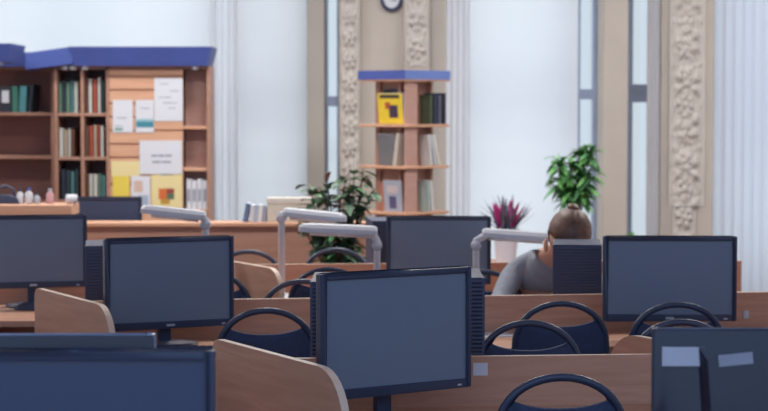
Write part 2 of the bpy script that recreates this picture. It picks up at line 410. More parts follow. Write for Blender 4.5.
def book(x, y, z, w, d, h, col, label, group=None, rz=0, lean=0, parent_m=None):
    """hardback standing on a shelf; spine towards -y"""
    t = bpy.data.objects.new('book', None); C.objects.link(t); t.empty_display_size = .05
    t.location = (x, y, z + abs(math.sin(lean)) * w / 2); t.rotation_euler = (0, lean, rz)
    t['label'] = label; t['category'] = 'book'
    if group: t['group'] = group
    bm = B(); c = .004
    b2(bm, -w / 2, -w / 2 + c, 0, d, 0, h); b2(bm, w / 2 - c, w / 2, 0, d, 0, h); b2(bm, -w / 2, w / 2, 0, c, 0, h)
    obj('cover', bm, flat(*col), t)
    obj('pages', b2(B(), -w / 2 + c, w / 2 - c, c, d - .006, .004, h - .004), M['paper'], t)
    return t
def book_row(origin, ang, x0, x1, z, cols, hs, names, where, fill=1.0, depth=.17, y=.03, lean_last=0):
    """a run of books on a shelf of a bookcase at origin, rotated by ang"""
    x = x0; ca, sa = math.cos(ang), math.sin(ang); i = 0
    ws = []
    while True:
        w = random.uniform(.022, .038)
        if x + w > x1: break
        ws.append((x, w)); x += w + .001
    n = len(ws)
    for i, (xx, w) in enumerate(ws):
        col, nm = cols[i % len(cols)], names[i % len(names)]
        hgt = hs * random.uniform(.9, 1.0)
        lx, ly = xx + w / 2, y
        pos = ('leftmost' if i == 0 else 'rightmost' if i == n - 1 else ORD[i] + ' from left')
        book(origin.x + lx * ca - ly * sa, origin.y + lx * sa + ly * ca, z + .0008, w, depth, hgt, col,
             '%s book, %s %s' % (nm, pos, where), 'books ' + where, ang)
ORD = ['first', 'second', 'third', 'fourth', 'fifth', 'sixth', 'seventh', 'eighth', 'ninth', 'tenth', 'eleventh', 'twelfth', 'thirteenth']
o = BK.location
GR, DG, WH, BR, CRM, RD, DB, TL = (96, 128, 112), (52, 66, 74), (196, 196, 190), (112, 80, 66), (184, 168, 148), (160, 78, 62), (46, 54, 72), (84, 132, 136)
def cn(cs):
    nm = {GR: 'grey-green', DG: 'charcoal', WH: 'white', BR: 'brown', CRM: 'cream', RD: 'red', DB: 'dark navy', TL: 'teal'}
    return [nm[c] for c in cs]
def run(x0, x1, z, cols, hs, where, **k): book_row(o, 0, x0, x1, z, cols, hs, cn(cols), where, **k)
run(xs[0] + .016, xs[1] - .016, shelf_z[0], [GR, DG, GR, TL, WH, DG, BR], .245, 'on the top shelf, left book column of the tall bookcase')
run(xs[1] + .016, xs[2] - .016, shelf_z[0], [BR, WH, RD, WH, DG, CRM, WH], .255, 'on the top shelf, right book column of the tall bookcase')
run(xs[0] + .016, xs[1] - .04, shelf_z[1], [WH, CRM, WH, BR, CRM, DG], .21, 'on the second shelf, left book column of the tall bookcase')
run(xs[1] + .016, xs[2] - .016, shelf_z[1], [BR, RD, CRM, RD, WH, GR, DG, WH], .24, 'on the second shelf, right book column of the tall bookcase')
run(xs[0] + .03, xs[1] - .03, shelf_z[2], [DB, DG, TL, DG, GR], .22, 'on the third shelf, left book column of the tall bookcase')
run(xs[1] + .016, xs[2] - .016, shelf_z[2], [BR, WH, WH, GR, TL, GR], .19, 'on the third shelf, right book column of the tall bookcase')
# files on the lowest end shelf
fx = xs[3] + .02
for i in range(4):
    f = thing('binder', 'white ring binder, %s from left, bottom shelf at the right end of bookcase' % ORD[i], 'binder', (o.x + fx + .018, o.y + .03, end_z[2] + .0008), 0, 'white binders on the end shelf')
    obj('cover', b2(B(), -.017, .017, 0, .12, 0, .22 - .01 * (i % 2)), M['paper'], f, bevel=.003)
    obj('spine_label', b2(B(), -.01, .01, -.0015, .0, .06, .15), M['ink'], f)
    fx += .038
# left wing: a few books
def wing(lx, ly, z):
    v = Matrix.Rotation(R(-9), 3, 'Z') @ Vector((lx, ly, 0)); return BW.location.x + v.x, BW.location.y + v.y, z
for px, w, hh, col, nm, ln in ((14.5, .045, .19, (76, 132, 116), 'thick green book standing on the left wing shelf', 0), (22, .055, .19, (88, 148, 156), 'teal book in the leaning pair on the left wing shelf', .06),
                           (29.5, .03, .20, (46, 56, 66), 'dark book leaning rightmost on the left wing shelf', .1)):
    lx = (px - 57) * YW / F
    x, y, z = wing(lx, .04, wz[0] + .002); book(x, y, z, w, .15, hh, col, nm, None, R(-9), ln)
x, y, z = wing((5 - 57) * YW / F, .05, wz[0] + .0008)
f = thing('file_box', 'charcoal file box with white label at the far left of the wing shelf', 'box', (x, y, z), R(-9))
obj('body', b2(B(), -.055, .04, 0, .16, 0, .19), flat(58, 62, 72), f, bevel=.004)
obj('label_card', b2(B(), -.035, .02, -.0018, 0, .07, .16), M['paper'], f)

# notices on the slatted panel
def notice(px0, py0, px1, py1, label, m=None, lines=(), pics=(), off=0.0, cat='notice', name='paper_notice'):
    x0, x1 = KX(px0), KX(px1); z0, z1 = KZ(py1), KZ(py0); yy = YK + .003 - off
    t = thing(name, label, cat, ((x0 + x1) / 2, yy, z0), 0)
    obj('sheet', b2(B(), -(x1 - x0) / 2, (x1 - x0) / 2, -.0015, 0.001, 0, z1 - z0), m or M['paper'], t)
    if lines:
        bm = B()
        for fx0, fx1, fz, th in lines:
            b2(bm, (fx0 - .5) * (x1 - x0), (fx1 - .5) * (x1 - x0), -.0025, -.0015, fz * (z1 - z0) - th / 2, fz * (z1 - z0) + th / 2)
        obj('lettering', bm, M['ink'], t)
    for fx0, fx1, fz0, fz1, c in pics:
        obj('picture', b2(B(), (fx0 - .5) * (x1 - x0), (fx1 - .5) * (x1 - x0), -.0025, -.0015, fz0 * (z1 - z0), fz1 * (z1 - z0)), flat(*c), t)
notice(154.5, 78, 183, 121, 'large white sheet with faint sketches, upper right of the slatted panel', None,
       [(.2, .5, .86, .006), (.55, .85, .7, .006), (.15, .6, .55, .005), (.3, .8, .42, .006), (.5, .75, .3, .005)])
notice(113, 100, 133, 132.5, 'white leaflet, left one of the pair high on the slatted panel', None, [(.2, .7, .45, .006), (.1, .5, .2, .006)], [(.1, .5, .06, .14, (120, 160, 150))])
notice(136, 100, 154, 132.5, 'white leaflet with teal picture along its bottom on slatted panel', None, [(.2, .8, .75, .005)], [(.02, .98, .16, .34, (70, 140, 158)), (.02, .98, .34, .42, (150, 190, 200))])
notice(139.5, 140.5, 182, 174, 'white sign with two lines of grey lettering on slatted panel', None,
       [(.28, .42, .55, .014), (.44, .58, .55, .014), (.6, .76, .55, .014), (.3, .5, .36, .014), (.52, .74, .36, .014)], off=.004)
Y1, Y2 = mat('pale_yellow_paper', srgb(228, 214, 160), .85, .2, noise=.03), mat('yellow_paper', srgb(226, 206, 92), .85, .2, noise=.03)
notice(111, 161, 140, 176, 'pale yellow strip above the bright yellow sheet on slatted panel', Y1)
notice(112.5, 176, 129, 202, 'bright yellow sheet low at left of the slatted panel', Y2)
notice(131, 176, 150, 208, 'pinkish white photo sheet beside the bright yellow sheet', None, (), [(.15, .6, .5, .85, (206, 180, 168)), (.4, .9, .1, .4, (160, 176, 196))], cat='poster', name='photo_sheet')
notice(151, 165, 182, 214, 'pale yellow poster with small orange and green picture', Y1, [(.3, .7, .8, .006)],
       [(.24, .5, .3, .52, (206, 112, 62)), (.5, .74, .3, .42, (92, 112, 92)), (.5, .74, .42, .52, (150, 70, 62)), (.3, .6, .2, .3, (190, 150, 70))], cat='poster', name='poster')

# ---------------------------------------------------------------- revolving book stand
YR = 12.6
c0 = PY(404.5, 70, YR)
st_yaw = R(46)
RS = thing('book_stand', 'revolving square wooden book stand with blue top by the curtain', 'book stand', (c0.x, YR + .29, 0), st_yaw)
s, cc = .215, .105
rz = [PY(404, p, YR).z for p in (124.5, 166.5, 213, 258)]
ztop = PY(404, 81, YR).z; zcap = PY(404, 70, YR).z
for i, z in enumerate(rz + [.14]):
    obj('shelf', b2(B(), -s, s, -s, s, z - .018, z), M['pale_wood'], RS, bevel=.003)
bm = B()
b2(bm, -s, s, -s, s, ztop, ztop + .012)
obj('top_board', bm, M['pale_wood'], RS)
bm = B(); b2(bm, -s - .004, s + .004, -s - .004, s + .004, ztop + .012, zcap)
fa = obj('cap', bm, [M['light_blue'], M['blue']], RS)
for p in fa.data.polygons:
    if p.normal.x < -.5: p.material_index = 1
levels = [.14] + rz[::-1] + [ztop + .018]
bm = B()
for za, zb in zip(levels, levels[1:]):
    for k in range(4):
        rot = Matrix.Rotation(k * PI / 2, 4, 'Z')
        # partition standing on each side, pinwheel
        box(bm, rot @ Vector((cc, (s - .03 - cc) / 2 - cc / 2 + .0, (za + zb - .018) / 2)), (.016, s - .03 + cc, zb - .018 - za), rot)
obj('partition', bm, M['shelf_wood'], RS)
bm = B()
for za, zb in zip(levels, levels[1:]):
    for k in (0, 2):
        rot = Matrix.Rotation(k * PI / 2, 4, 'Z'); q = s - .03
        box(bm, rot @ Vector((-(q + cc - .03) / 2, -q, (za + zb - .018) / 2)), (q - cc + .03, .014, zb - .018 - za), rot)
obj('end_panel', bm, M['rose_wood'], RS)
bm = B(); lathe(bm, [(.24, 0), (.25, .02), (.25, .05), (.08, .07), (.05, .122)], 28); obj('turntable_base', bm, M['pale_wood'], RS, smooth=False)
def on_stand(lx, ly, z):
    v = Matrix.Rotation(st_yaw, 3, 'Z') @ Vector((lx, ly, 0)); return Vector((RS.location.x + v.x, RS.location.y + v.y, z + .001))
# faces towards the camera: -x local (left face after yaw) and -y local (right face)
def cover_book(lx, ly, z, face, w, hh, th, col, label, lean=.12, pics=()):
    a = st_yaw + (0 if face == 'r' else -PI / 2)
    t = thing('book', label, 'book', on_stand(lx, ly, z), a); t.rotation_euler = (-lean, 0, a); t.location.z += abs(math.sin(lean)) * th if lean < 0 else 0
    obj('cover', b2(B(), -w / 2, w / 2, 0, th, 0, hh), flat(*col), t, bevel=.002)
    obj('pages', b2(B(), -w / 2 + .004, w / 2 + .001, .003, th - .003, .004, hh + .0012), M['paper'], t)
    for fx0, fx1, fz0, fz1, c in pics:
        obj('cover_picture', b2(B(), (fx0 - .5) * w, (fx1 - .5) * w, -.0012, 0, fz0 * hh, fz1 * hh), flat(*c), t)
def spine_book(lx, ly, z, face, w, d, hh, col, label, lean=0):
    a = st_yaw + (0 if face == 'r' else -PI / 2)
    p = on_stand(lx, ly, z)
    book(p.x, p.y, p.z, w, d, hh, col, label, None, a, lean)
cover_book(-.17, -.045, rz[0], 'l', .225, .20, .025, (232, 206, 62), 'yellow book facing out, top left of the revolving stand', -.1, [(.45, .8, .2, .62, (70, 58, 84)), (.1, .9, .85, .97, (70, 64, 60)), (.3, .5, .5, .72, (190, 90, 60))])
cover_book(-.13, -.03, rz[0], 'l', .19, .235, .012, (58, 58, 66), 'dark book behind the yellow one on the stand', -.02)
for i, (lx, w, c, n) in enumerate(((.0, .03, (84, 96, 76), 'green-grey'), (.045, .04, (56, 62, 84), 'dark navy'), (.088, .035, (92, 98, 118), 'slate grey'), (.13, .03, (48, 52, 72), 'black'))):
    spine_book(lx + .05, -.2, rz[0], 'r', w, .085, .195 + .012 * (i % 2), c, '%s book on the upper right tier of the revolving stand' % n)
cover_book(-.15, .015, rz[1], 'l', .15, .205, .03, (122, 124, 128), 'grey thick book facing out on the middle left tier of stand', -.1)
spine_book(-.2, -.10, rz[1], 'l', .035, .09, .215, (200, 192, 180), 'cream book leaning on the middle left tier of stand', .16)
for i, (lx, ln, c, n) in enumerate(((.055, -.12, (224, 224, 222), 'white'), (.098, -.2, (206, 214, 216), 'pale grey'), (.135, -.26, (230, 228, 220), 'ivory'))):
    spine_book(lx, -.2, rz[1], 'r', .026, .085, .205, c, '%s book tilting on the middle right tier of stand' % n, ln)
cover_book(-.16, -.055, rz[2], 'l', .16, .205, .014, (176, 184, 200), 'magazine with pale blue cover facing out on lowest visible left tier', -.08, [(.3, .7, .1, .5, (96, 92, 130)), (.2, .8, .6, .85, (214, 200, 200))])
cover_book(-.125, .03, rz[2], 'l', .15, .195, .014, (196, 132, 112), 'salmon covered magazine behind the pale blue one on the stand', -.02)
for i, (lx, ln, c, n) in enumerate(((.035, -.06, (186, 206, 202), 'mint'), (.072, -.1, (226, 226, 224), 'white'))):
    spine_book(lx, -.2, rz[2], 'r', .024, .085, .205, c, '%s thin book on the lowest visible right tier of stand' % n, ln)

# ---------------------------------------------------------------- desks
ZD, ZP = .69, .84
def row_from(pxa, pya, pxb, pyb):
    a, b = PZ(pxa, pya, ZP), PZ(pxb, pyb, ZP)
    return a, math.atan2(b.y - a.y, b.x - a.x)
def divider(root, L, h0, px_dir, base, near_r=.13, far_r=.035, flip=1):
    """board standing on the desk from base (local) along px_dir (local unit vec)"""
    pts = [(0, ZD + .0005)] + [(0, h0 - far_r)] + [(far_r - far_r * math.cos(R(a)), h0 - far_r + far_r * math.sin(R(a))) for a in range(15, 91, 15)]
    pts += [(L - near_r + near_r * math.sin(R(a)), h0 - near_r + near_r * math.cos(R(a))) for a in range(0, 91, 10)] + [(L, ZD + .0005)]
    bm = prism(B(), pts, 'y', -.011, .011, 1)
    o = obj('divider', bm, [M['beech'], M['beech_edge']], root, (base[0], base[1], 0), (0, 0, math.atan2(px_dir[1], px_dir[0])))
    return o
def desk(label, origin, ang, x0, x1, dn, df, legs=True, name='desk', zp=ZP, z0=.12, m='beech', lm=None):
    t = thing(name, label, 'desk', (origin.x, origin.y, 0), ang)
    bm = prism(B(), [(x0, z0), (x1, z0), (x1, zp), (x0, zp)], 'y', -.011, .011, 1)
    obj('privacy_panel', bm, [M[m], M['beech_edge']], t)
    if dn: obj('desktop', prism(B(), [(x0, -dn), (x1, -dn), (x1, -.011), (x0, -.011)], 'z', ZD - .025, ZD, 0), M[m], t)
    if df: obj('desktop', prism(B(), [(x0, .011), (x1, .011), (x1, df), (x0, df)], 'z', ZD - .025, ZD, 0), M[m], t)
    for x in ([x0 + .05, (x0 + x1) / 2 if lm is None else lm, x1 - .05] if legs else []):
        for sgn, dd in ((-1, dn), (1, df)):
            if dd: obj('side_leg', b2(B(), x - .012, x + .012, min(sgn * .012, sgn * (dd - .06)), max(sgn * .012, sgn * (dd - .06)), 0, ZD - .025), M[m], t)
    return t
def local(t, p):
    v = Matrix.Rotation(-t.rotation_euler.z, 3, 'Z') @ (Vector((p[0], p[1], 0)) - Vector((t.location.x, t.location.y, 0)))
    return (v.x, v.y)
def ldir(t, d):
    v = Matrix.Rotation(-t.rotation_euler.z, 3, 'Z') @ Vector((d[0], d[1], 0)); v.normalize(); return (v.x, v.y)
DIR = Vector((.47, -.88)).normalized()
aO, aA = row_from(306, 358, 648, 354)
DA = desk('long wooden double desk with low panel, nearest full row behind the centre monitor', aO, aA, -1.2, 2.2, .56, .5, lm=.25)
p = PZ(216, 338, .90); divider(DA, .86, .90, ldir(DA, DIR), local(DA, p), .15)
# divider on the far side, rounded end away from us
pA = Vector((PZ(664, 354, ZP).x, PZ(664, 354, ZP).y + .02)); 
divider(DA, .29, .88, ldir(DA, -DIR), local(DA, pA), .16, .02)
bO, aB = row_from(100, 301, 750, 292)
DB_ = desk('long wooden double desk in the second row behind the seated chairs', bO, aB, -.2, 3.6, .5, .5, lm=1.25)
p = PZ(37, 287.5, .885); divider(DB_, .86, .885, ldir(DB_, DIR), local(DB_, p), .14, .04)
cO, aC = row_from(232, 264.6, 376, 263.4)
DC = desk('third row wooden desk carrying the white desk lamps', cO, aC, -.42, 2.5, .5, .5, lm=.85)
p = PZ(200, 255.5, .89); divider(DC, .92, .89, ldir(DC, DIR), local(DC, p), .12, .03)
# far counter
dO = PZ(236, 222.5, .915)
DD = desk('long reddish wooden counter below the white blind, left of the revolving stand', Vector((dO.x, dO.y, 0)), R(.5), -1.0, 1.1, 0, .55, name='counter', zp=.892, z0=.02, m='shelf_wood')
obj('counter_top', b2(B(), -1.02, 1.12, -.03, .2, .892, .915), M['pale_wood'], DD, bevel=.003)
# far left desk
e1 = PZ(20, 321, ZD); 
DE = desk('wooden desk at the left edge holding the computer mouse', Vector((e1.x, e1.y + .72, 0)), R(2), -.9, .36, .72, 0, zp=.80)
# high-sided wooden reception box behind the far left monitor
f0 = PY(77, 205, 10.6)
DF = thing('cabinet', 'tall wooden cabinet end with small bottles on top, left edge behind monitor', 'cabinet', (f0.x - .53, 10.6, 0), 0)
obj('carcass', b2(B(), -.75, .47, .02, .26, 0, f0.z - .03), M['beech'], DF)
obj('top_board', b2(B(), -.77, .5, 0, .27, f0.z - .06, f0.z), M['pale_wood'], DF, bevel=.004)
obj('door', b2(B(), -.74, -.15, .002, .02, .08, f0.z - .08), M['beech'], DF); obj('door', b2(B(), -.13, .46, .002, .02, .08, f0.z - .08), M['beech'], DF)
bm = B()
for x in (-.2, -.08): tube(bm, [(x, -.02, .6), (x, -.02, .72)], .006)
obj('handle', bm, M['silver'], DF)
# foreground desks (below the frame)
DG1 = desk('front left desk under the two nearest monitors', Vector((-.55, 3.72, 0)), 0, -1.2, .42, .55, .5, zp=.80)
DG2 = desk('front right desk under the monitor with stickers', Vector((.95, 3.72, 0)), 0, -.35, 1.0, .5, .62, zp=.80)

# ---------------------------------------------------------------- monitors
def monitor(label, x, y, yaw, w, h, z_bot, z_desk, tilt=0, screen='screen', back=False, stickers=False, badge=True, roll=0):
    t = thing('monitor', label, 'monitor', (x, y, z_desk), yaw)
    piv = z_bot - z_desk
    rot = (tilt, roll, 0); bz, bb, dp = .018, .026, .022
    def add(name, bm, m, **k):
        o = obj(name, bm, m, t, (0, 0, piv), rot, **k); return o
    bm = B()
    b2(bm, -w / 2, -w / 2 + bz, -.006, dp, 0, h); b2(bm, w / 2 - bz, w / 2, -.006, dp, 0, h)
    b2(bm, -w / 2 + bz, w / 2 - bz, -.006, dp, h - bz, h); b2(bm, -w / 2 + bz, w / 2 - bz, -.006, dp, 0, bb)
    bmesh.ops.remove_doubles(bm, verts=bm.verts, dist=1e-5)
    add('bezel', bm, M['lit_top_gloss'] if back and not stickers else M['black_gloss'], bevel=.003)  # rear-facing bezel coloured lighter to carry its lit top
    add('screen', b2(B(), -w / 2 + bz - .001, w / 2 - bz + .001, .0, .012, bb - .001, h - bz + .001), M[screen])
    # back shell: tapering to a raised block
    bm = B(); r0 = [(-w / 2, 0), (w / 2, 0), (w / 2, h), (-w / 2, h)]
    r1 = [(-w / 2 + .03, .03), (w / 2 - .03, .03), (w / 2 - .03, h - .03), (-w / 2 + .03, h - .03)]
    r2 = [(-w / 2 + .11, .0 + .04), (w / 2 - .11, .04), (w / 2 - .09, h - .035), (-w / 2 + .09, h - .035)]
    V = [[bm.verts.new((a, yy, b)) for a, b in r] for r, yy in ((r0, dp), (r1, dp + .012), (r2, dp + .014), ([(a * .9, .06 + (b - .06) * .9) for a, b in r2], dp + .035))]
    bm.faces.new(V[0][::-1]); bm.faces.new(V[3])
    for a, b in zip(V, V[1:]):
        for i in range(4): bm.faces.new((a[i], a[(i + 1) % 4], b[(i + 1) % 4], b[i]))
    add('back_shell', bm, M['dark_gloss'] if back else M['black_plastic'], bevel=.004)
    if badge: add('badge', b2(B(), -.016, .016, -.0085, -.006, bb * .3, bb * .62), M['silver'])
    add('power_button', b2(B(), w / 2 - .05, w / 2 - .036, -.0078, -.006, .007, .012), M['silver'])
    if stickers:
        # as seen from behind: x runs the other way
        add('sticker', b2(B(), w / 2 - .105, w / 2 - .018, dp + .006, dp + .0165, h - .075, h - .036), flat(186, 192, 206))
        o = obj('sticker', b2(B(), -.035, .035, 0, .0012, -.012, .012), flat(150, 156, 172), t, (w / 2 - .165, dp + .036, piv + h - .058), (0, R(6), 0))
    # stand
    bm = B(); box(bm, (0, dp + .055, (piv + .09) / 2 + .01), (.05, .028, piv + .08)); obj('neck', bm, M['black_plastic'], t, bevel=.006)
    bm = B(); lathe(bm, [(.12, 0), (.125, .006), (.115, .014), (.05, .02)], 32)
    bmesh.ops.scale(bm, vec=(1, .75, 1), verts=bm.verts); obj('foot', bm, M['black_gloss'], t, (0, dp + .03, 0), smooth=False)
    return t
def place_monitor(label, pxl, pxr, pyt, pyb, y, yaw, **k):
    """centre column between pxl and pxr at depth y"""
    c = PY((pxl + pxr) / 2, pyb, y); top = PY((pxl + pxr) / 2, pyt, y)
    w = (pxr - pxl) * y / F / abs(math.cos(yaw))
    return monitor(label, c.x, y, yaw, w, top.z - c.z, c.z, ZD + .0005, **k)
place_monitor('angled black monitor in the centre foreground, in front of two ribbed towers', 321, 473, 270.5, 393.5, 5.42, R(33), badge=False)
place_monitor('black monitor on the second row desk, left of the ring-backed chair', 108.5, 232, 237.5, 328, 7.17, R(24))
place_monitor('large black monitor cut off by the left edge of the picture', -19, 86, 215.5, 287.5, 8.62, R(12))
place_monitor('wide black monitor facing straight out, right of the seated woman', 602.5, 736.5, 236.5, 321, 7.42, R(-1))
place_monitor('dark monitor below the revolving book stand in the third row', 386, 491, 216.5, 284, 9.0, R(-3), badge=False)
m_ = PY(109, 197, dO.y + .36); place_far = monitor('small dark monitor behind the counter in front of the bookcase', m_.x, dO.y + .36, R(3), .40, .30, m_.z - .30, ZD + .0005, screen='screen_dark', badge=False)
place_monitor('nearest monitor, dark screen filling the bottom left corner', -66, 217, 350.5, 530, 3.42, R(0), screen='screen_dark')
place_monitor('monitor seen from behind, just beyond the nearest bottom left monitor', -120, 158, 333.5, 505, 3.98, PI + R(1), back=True, badge=False)
place_monitor('monitor seen from behind with white sticker at the bottom right corner', 650, 905, 328, 500, 3.95, PI - R(2), back=True, stickers=True, badge=False)

# ---------------------------------------------------------------- computer towers
def tower(label, pxl, pyt, y, w=.2, hgt=None, ang=0):
    rib = -.006 if y < 6.5 else -.0015
    a = PY(pxl, pyt, y); top = a.z; hgt = top - ZD
    t = thing('computer_tower', label, 'computer', (a.x + w / 2, y, ZD + .0005), ang, 'ribbed computer towers on the far desk sides')
    d = .36
    bm = b2(B(), -w / 2, w / 2, .02, d, .012, hgt); obj('case', bm, M['case'], t, bevel=.004)
    bm = B(); z = .02; b2(bm, -w / 2, w / 2, .006, .02, .012, hgt)
    while z < hgt - .012:
        b2(bm, -w / 2 + .008, w / 2 - .008, rib, .007, z, z + (.0065 if y < 6.5 else .0095)); z += .0125
    b2(bm, -w / 2, -w / 2 + .008, -.005, .007, .012, hgt); b2(bm, w / 2 - .008, w / 2, -.005, .007, .012, hgt)
    obj('ribbed_grille', bm, M['case'], t)
    bm = B()
    for sx in (-1, 1):
        for yy in (.05, d - .04): b2(bm, sx * (w / 2 - .03) - .012, sx * (w / 2 - .03) + .012, yy - .012, yy + .012, 0, .013)
    obj('foot', bm, M['black_plastic'], t)
tower('black ribbed tower just left of the centre monitor', 310, 282, 5.86, .17, ang=0)
tower('black ribbed tower just right of the centre monitor', 485 - .17 * F / 5.92, 278, 5.92, .17, ang=0)
tower('dark tower left of the second row left monitor', 85, 246, 7.62, .2, ang=aB)
tower('dark ribbed tower in front of the seated woman', 553, 245, 7.84, .2, ang=R(-5))
tower('navy tower beside the third row monitor under the book stand', 372.5, 221, 9.38, .2, ang=aC)

# ---------------------------------------------------------------- chairs
CHAIR_Z = .87
def chair(label, group):
    t = thing('chair', label, 'chair', group=group)
    a, b, zs = .172, .165, .70
    def arch(k=1.0):
        pts = [(-a * .93 * k, .055, .43), (-a * .97 * k, .03, .56)]
        for i in range(0, 21):
            an = PI - PI * i / 20; z = zs + (b - .0) * math.sin(an) ** .85
            pts.append((a * math.cos(an) * k, .02 - .10 * (z - .56), z))
        pts += [(a * .97 * k, .03, .56), (a * .93 * k, .055, .43)]
        return pts
    obj('back_frame', tube(B(), arch(), .0115, 12), M['tube'], t, smooth=True)
    # pad hung in the frame, concave top edge
    bm = B(); n = 16; rows = []
    for side, off in ((0, -.012), (1, .018)):
        g = []
        for j in range(9):
            row = []
            for i in range(n + 1):
                u = -1 + 2 * i / n; hw = a - .004
                top = .775 + .045 * abs(u) ** 2.4
                z = .52 + (top - .52) * j / 8
                lim = a * math.sqrt(max(0.02, 1 - max(0, (z - zs) / b) ** 2)) - .006
                x = max(-lim, min(lim, u * hw))
                bul = .014 * (1 - u * u) * math.sin(PI * j / 8) * (1 if side else -1)
                row.append(bm.verts.new((x, .02 - .10 * (z - .56) + off + bul + .02 * (u * u - 1) * -.8, z)))
            g.append(row)
        rows.append(g)
    for g in rows:
        for r0, r1 in zip(g, g[1:]):
            for i in range(n): bm.faces.new((r0[i], r0[i + 1], r1[i + 1], r1[i]))
    f, k = rows
    loop = [(0, i) for i in range(n + 1)] + [(j, n) for j in range(1, 9)] + [(8, i) for i in range(n - 1, -1, -1)] + [(j, 0) for j in range(7, 0, -1)]
    for q in range(len(loop)):
        (j0, i0), (j1, i1) = loop[q], loop[(q + 1) % len(loop)]
        bm.faces.new((f[j0][i0], f[j1][i1], k[j1][i1], k[j0][i0]))
    obj('backrest', bm, M['pad'], t, smooth=True)
    bm = B(); bmesh.ops.create_cube(bm, size=1)
    bmesh.ops.transform(bm, matrix=Matrix.Translation((0, .225, .455)) @ Matrix.Diagonal((.39, .36, .05, 1)), verts=bm.verts)
    obj('seat', bm, M['pad'], t, bevel=.022, seg=3)
    for sx in (-1, 1):
        obj('leg', tube(B(), [(sx * a * .93, .055, .435), (sx * .19, .03, .25), (sx * .20, .0, 0)], .011, 10), M['tube'], t, smooth=True)
        obj('leg', tube(B(), [(sx * .17, .37, .435), (sx * .185, .385, .25), (sx * .19, .40, 0)], .011, 10), M['tube'], t, smooth=True)
        obj('seat_frame', tube(B(), [(sx * a * .93, .055, .432), (sx * .17, .37, .43)], .010, 10), M['tube'], t, smooth=True)
    return t
proto = None
def copy_tree(o, parent=None):
    c = o.copy(); C.objects.link(c)
    if parent: c.parent = parent
    for ch in [x for x in CH if x.parent == o]: copy_tree(ch, c)
    return c
def place_chair(label, px, py, rz, group, dy=0):
    global proto, CH
    p = PZ(px, py, .868)
    if proto is None:
        proto = chair(label, group); c = proto; CH = [o for o in C.objects if o.parent == proto]
    else:
        c = copy_tree(proto)
    c['label'] = label; c['group'] = group
    c.location = (p.x, p.y + dy, 0); c.rotation_euler = (0, 0, rz)
    return c
g1, g2 = 'black ring-backed chairs on the near side of desks', 'black ring-backed chairs on the far side of desks'
place_chair('nearest black ring-backed chair, cut by the bottom edge, in front of the near desk panel', 561, 375.5, R(3), g1)
place_chair('black ring-backed chair behind the near desk panel, closest right of the centre monitor', 529, 322.5, PI + R(5), g2)
place_chair('black ring-backed chair right behind another chair, in front of the second row panel', 561, 302.5, R(4), g1)
place_chair('black ring-backed chair behind the tall near divider, left of the centre monitor', 266, 309.5, R(6), g1)
place_chair('black ring-backed chair overlapping the lower edge of the wide right monitor', 677, 303.5, R(2), g1)
place_chair('black chair of which only a ring top shows above the bottom right monitor', 682, 321.5, PI + R(3), g2)
place_chair('black ring-backed chair half hidden by the right edge of the second row left monitor', 213, 271.5, PI - R(1), g2, -.1)
place_chair('black ring-backed chair behind the second panel, near the lamp foot', 302, 281, PI + R(3), g2)
place_chair('black ring-backed chair just showing above the centre monitor top', 328, 268.5, R(4), g1)
place_chair('black ring-backed chair behind the third row divider', 246, 253.5, PI + R(2), g2, .15)
place_chair('black ring-backed chair in front of the green plant', 335, 252.8, PI - R(4), g2, .25)
place_chair('black chair with low ring to the left of the seated woman', 485, 274, R(3), g1, .15)

# ---------------------------------------------------------------- desk lamps
def lamp(label, pole_px, y, head_a, head_b, top_py, foot='clamp'):
    """head from head_a (pixel at the joint end) to head_b (free end)"""
    p = PY(pole_px, top_py, y); t = thing('desk_lamp', label, 'lamp', (p.x, y, ZD + .0005), 0, 'white tube desk lamps on the third row desk')
    zt_ = p.z - ZD
    obj('base', lathe(B(), [(.085, 0), (.085, .012), (.07, .022), (.02, .03)], 28), M['white_enamel'], t, smooth=False)
    A = PY(head_a[0], head_a[1], y) - Vector((p.x, y, ZD)); Bv = PY(head_b[0], head_b[1], y - .05) - Vector((p.x, y, ZD))
    obj('pole', tube(B(), [(0, 0, .02), (0, 0, zt_ - .05), (0, 0, zt_)], .0155, 12), M['white_enamel'], t, smooth=True)
    obj('elbow', tube(B(), [(0, 0, zt_ - .02), (0, -.005, zt_ + .01), tuple(A * .5 + Vector((0, 0, zt_ + .012)) * .5), tuple(A)], .017, 12), M['white_enamel'], t, smooth=True)
    bm = B(); tube(bm, [(-.0, -.024, zt_ - .012), (0, .024, zt_ - .012)], .024, 16); obj('knuckle', bm, M['white_enamel'], t, smooth=True)
    # shade: channel with rounded top
    d = (Bv - A); L = d.length; ang = math.atan2(d.x, d.y)
    zx = d.normalized(); yy = Vector((0, 0, 1)).cross(zx).normalized(); zz = zx.cross(yy)
    mtx = Matrix((zx, yy, zz)).transposed().to_4x4(); mtx.translation = A
    bm = B()
    prof = lambda k: [(-.042 * k, -.014), (-.040 * k, .006), (-.026 * k, .022 * k), (0, .027 * k), (.026 * k, .022 * k), (.040 * k, .006), (.042 * k, -.014)]
    rings = []
    for xx, k in ((-.03, .75), (-.02, .95), (.02, 1), (L - .05, 1), (L - .02, .9), (L, .55)):
        rings.append([bm.verts.new(mtx @ Vector((xx, a, b))) for a, b in prof(k)])
    for r0, r1 in zip(rings, rings[1:]):
        for i in range(7): bm.faces.new((r0[i], r0[(i + 1) % 7], r1[(i + 1) % 7], r1[i]))
    bm.faces.new(rings[0]); bm.faces.new(rings[-1][::-1])
    hd = obj('shade', bm, M['white_enamel'], t, smooth=False)
    tb = B(); tube(tb, [mtx @ Vector((.0, 0, -.021)), mtx @ Vector((L - .05, 0, -.021))], .009, 10); obj('lamp_tube', tb, M['tube_glass'], hd, smooth=True)
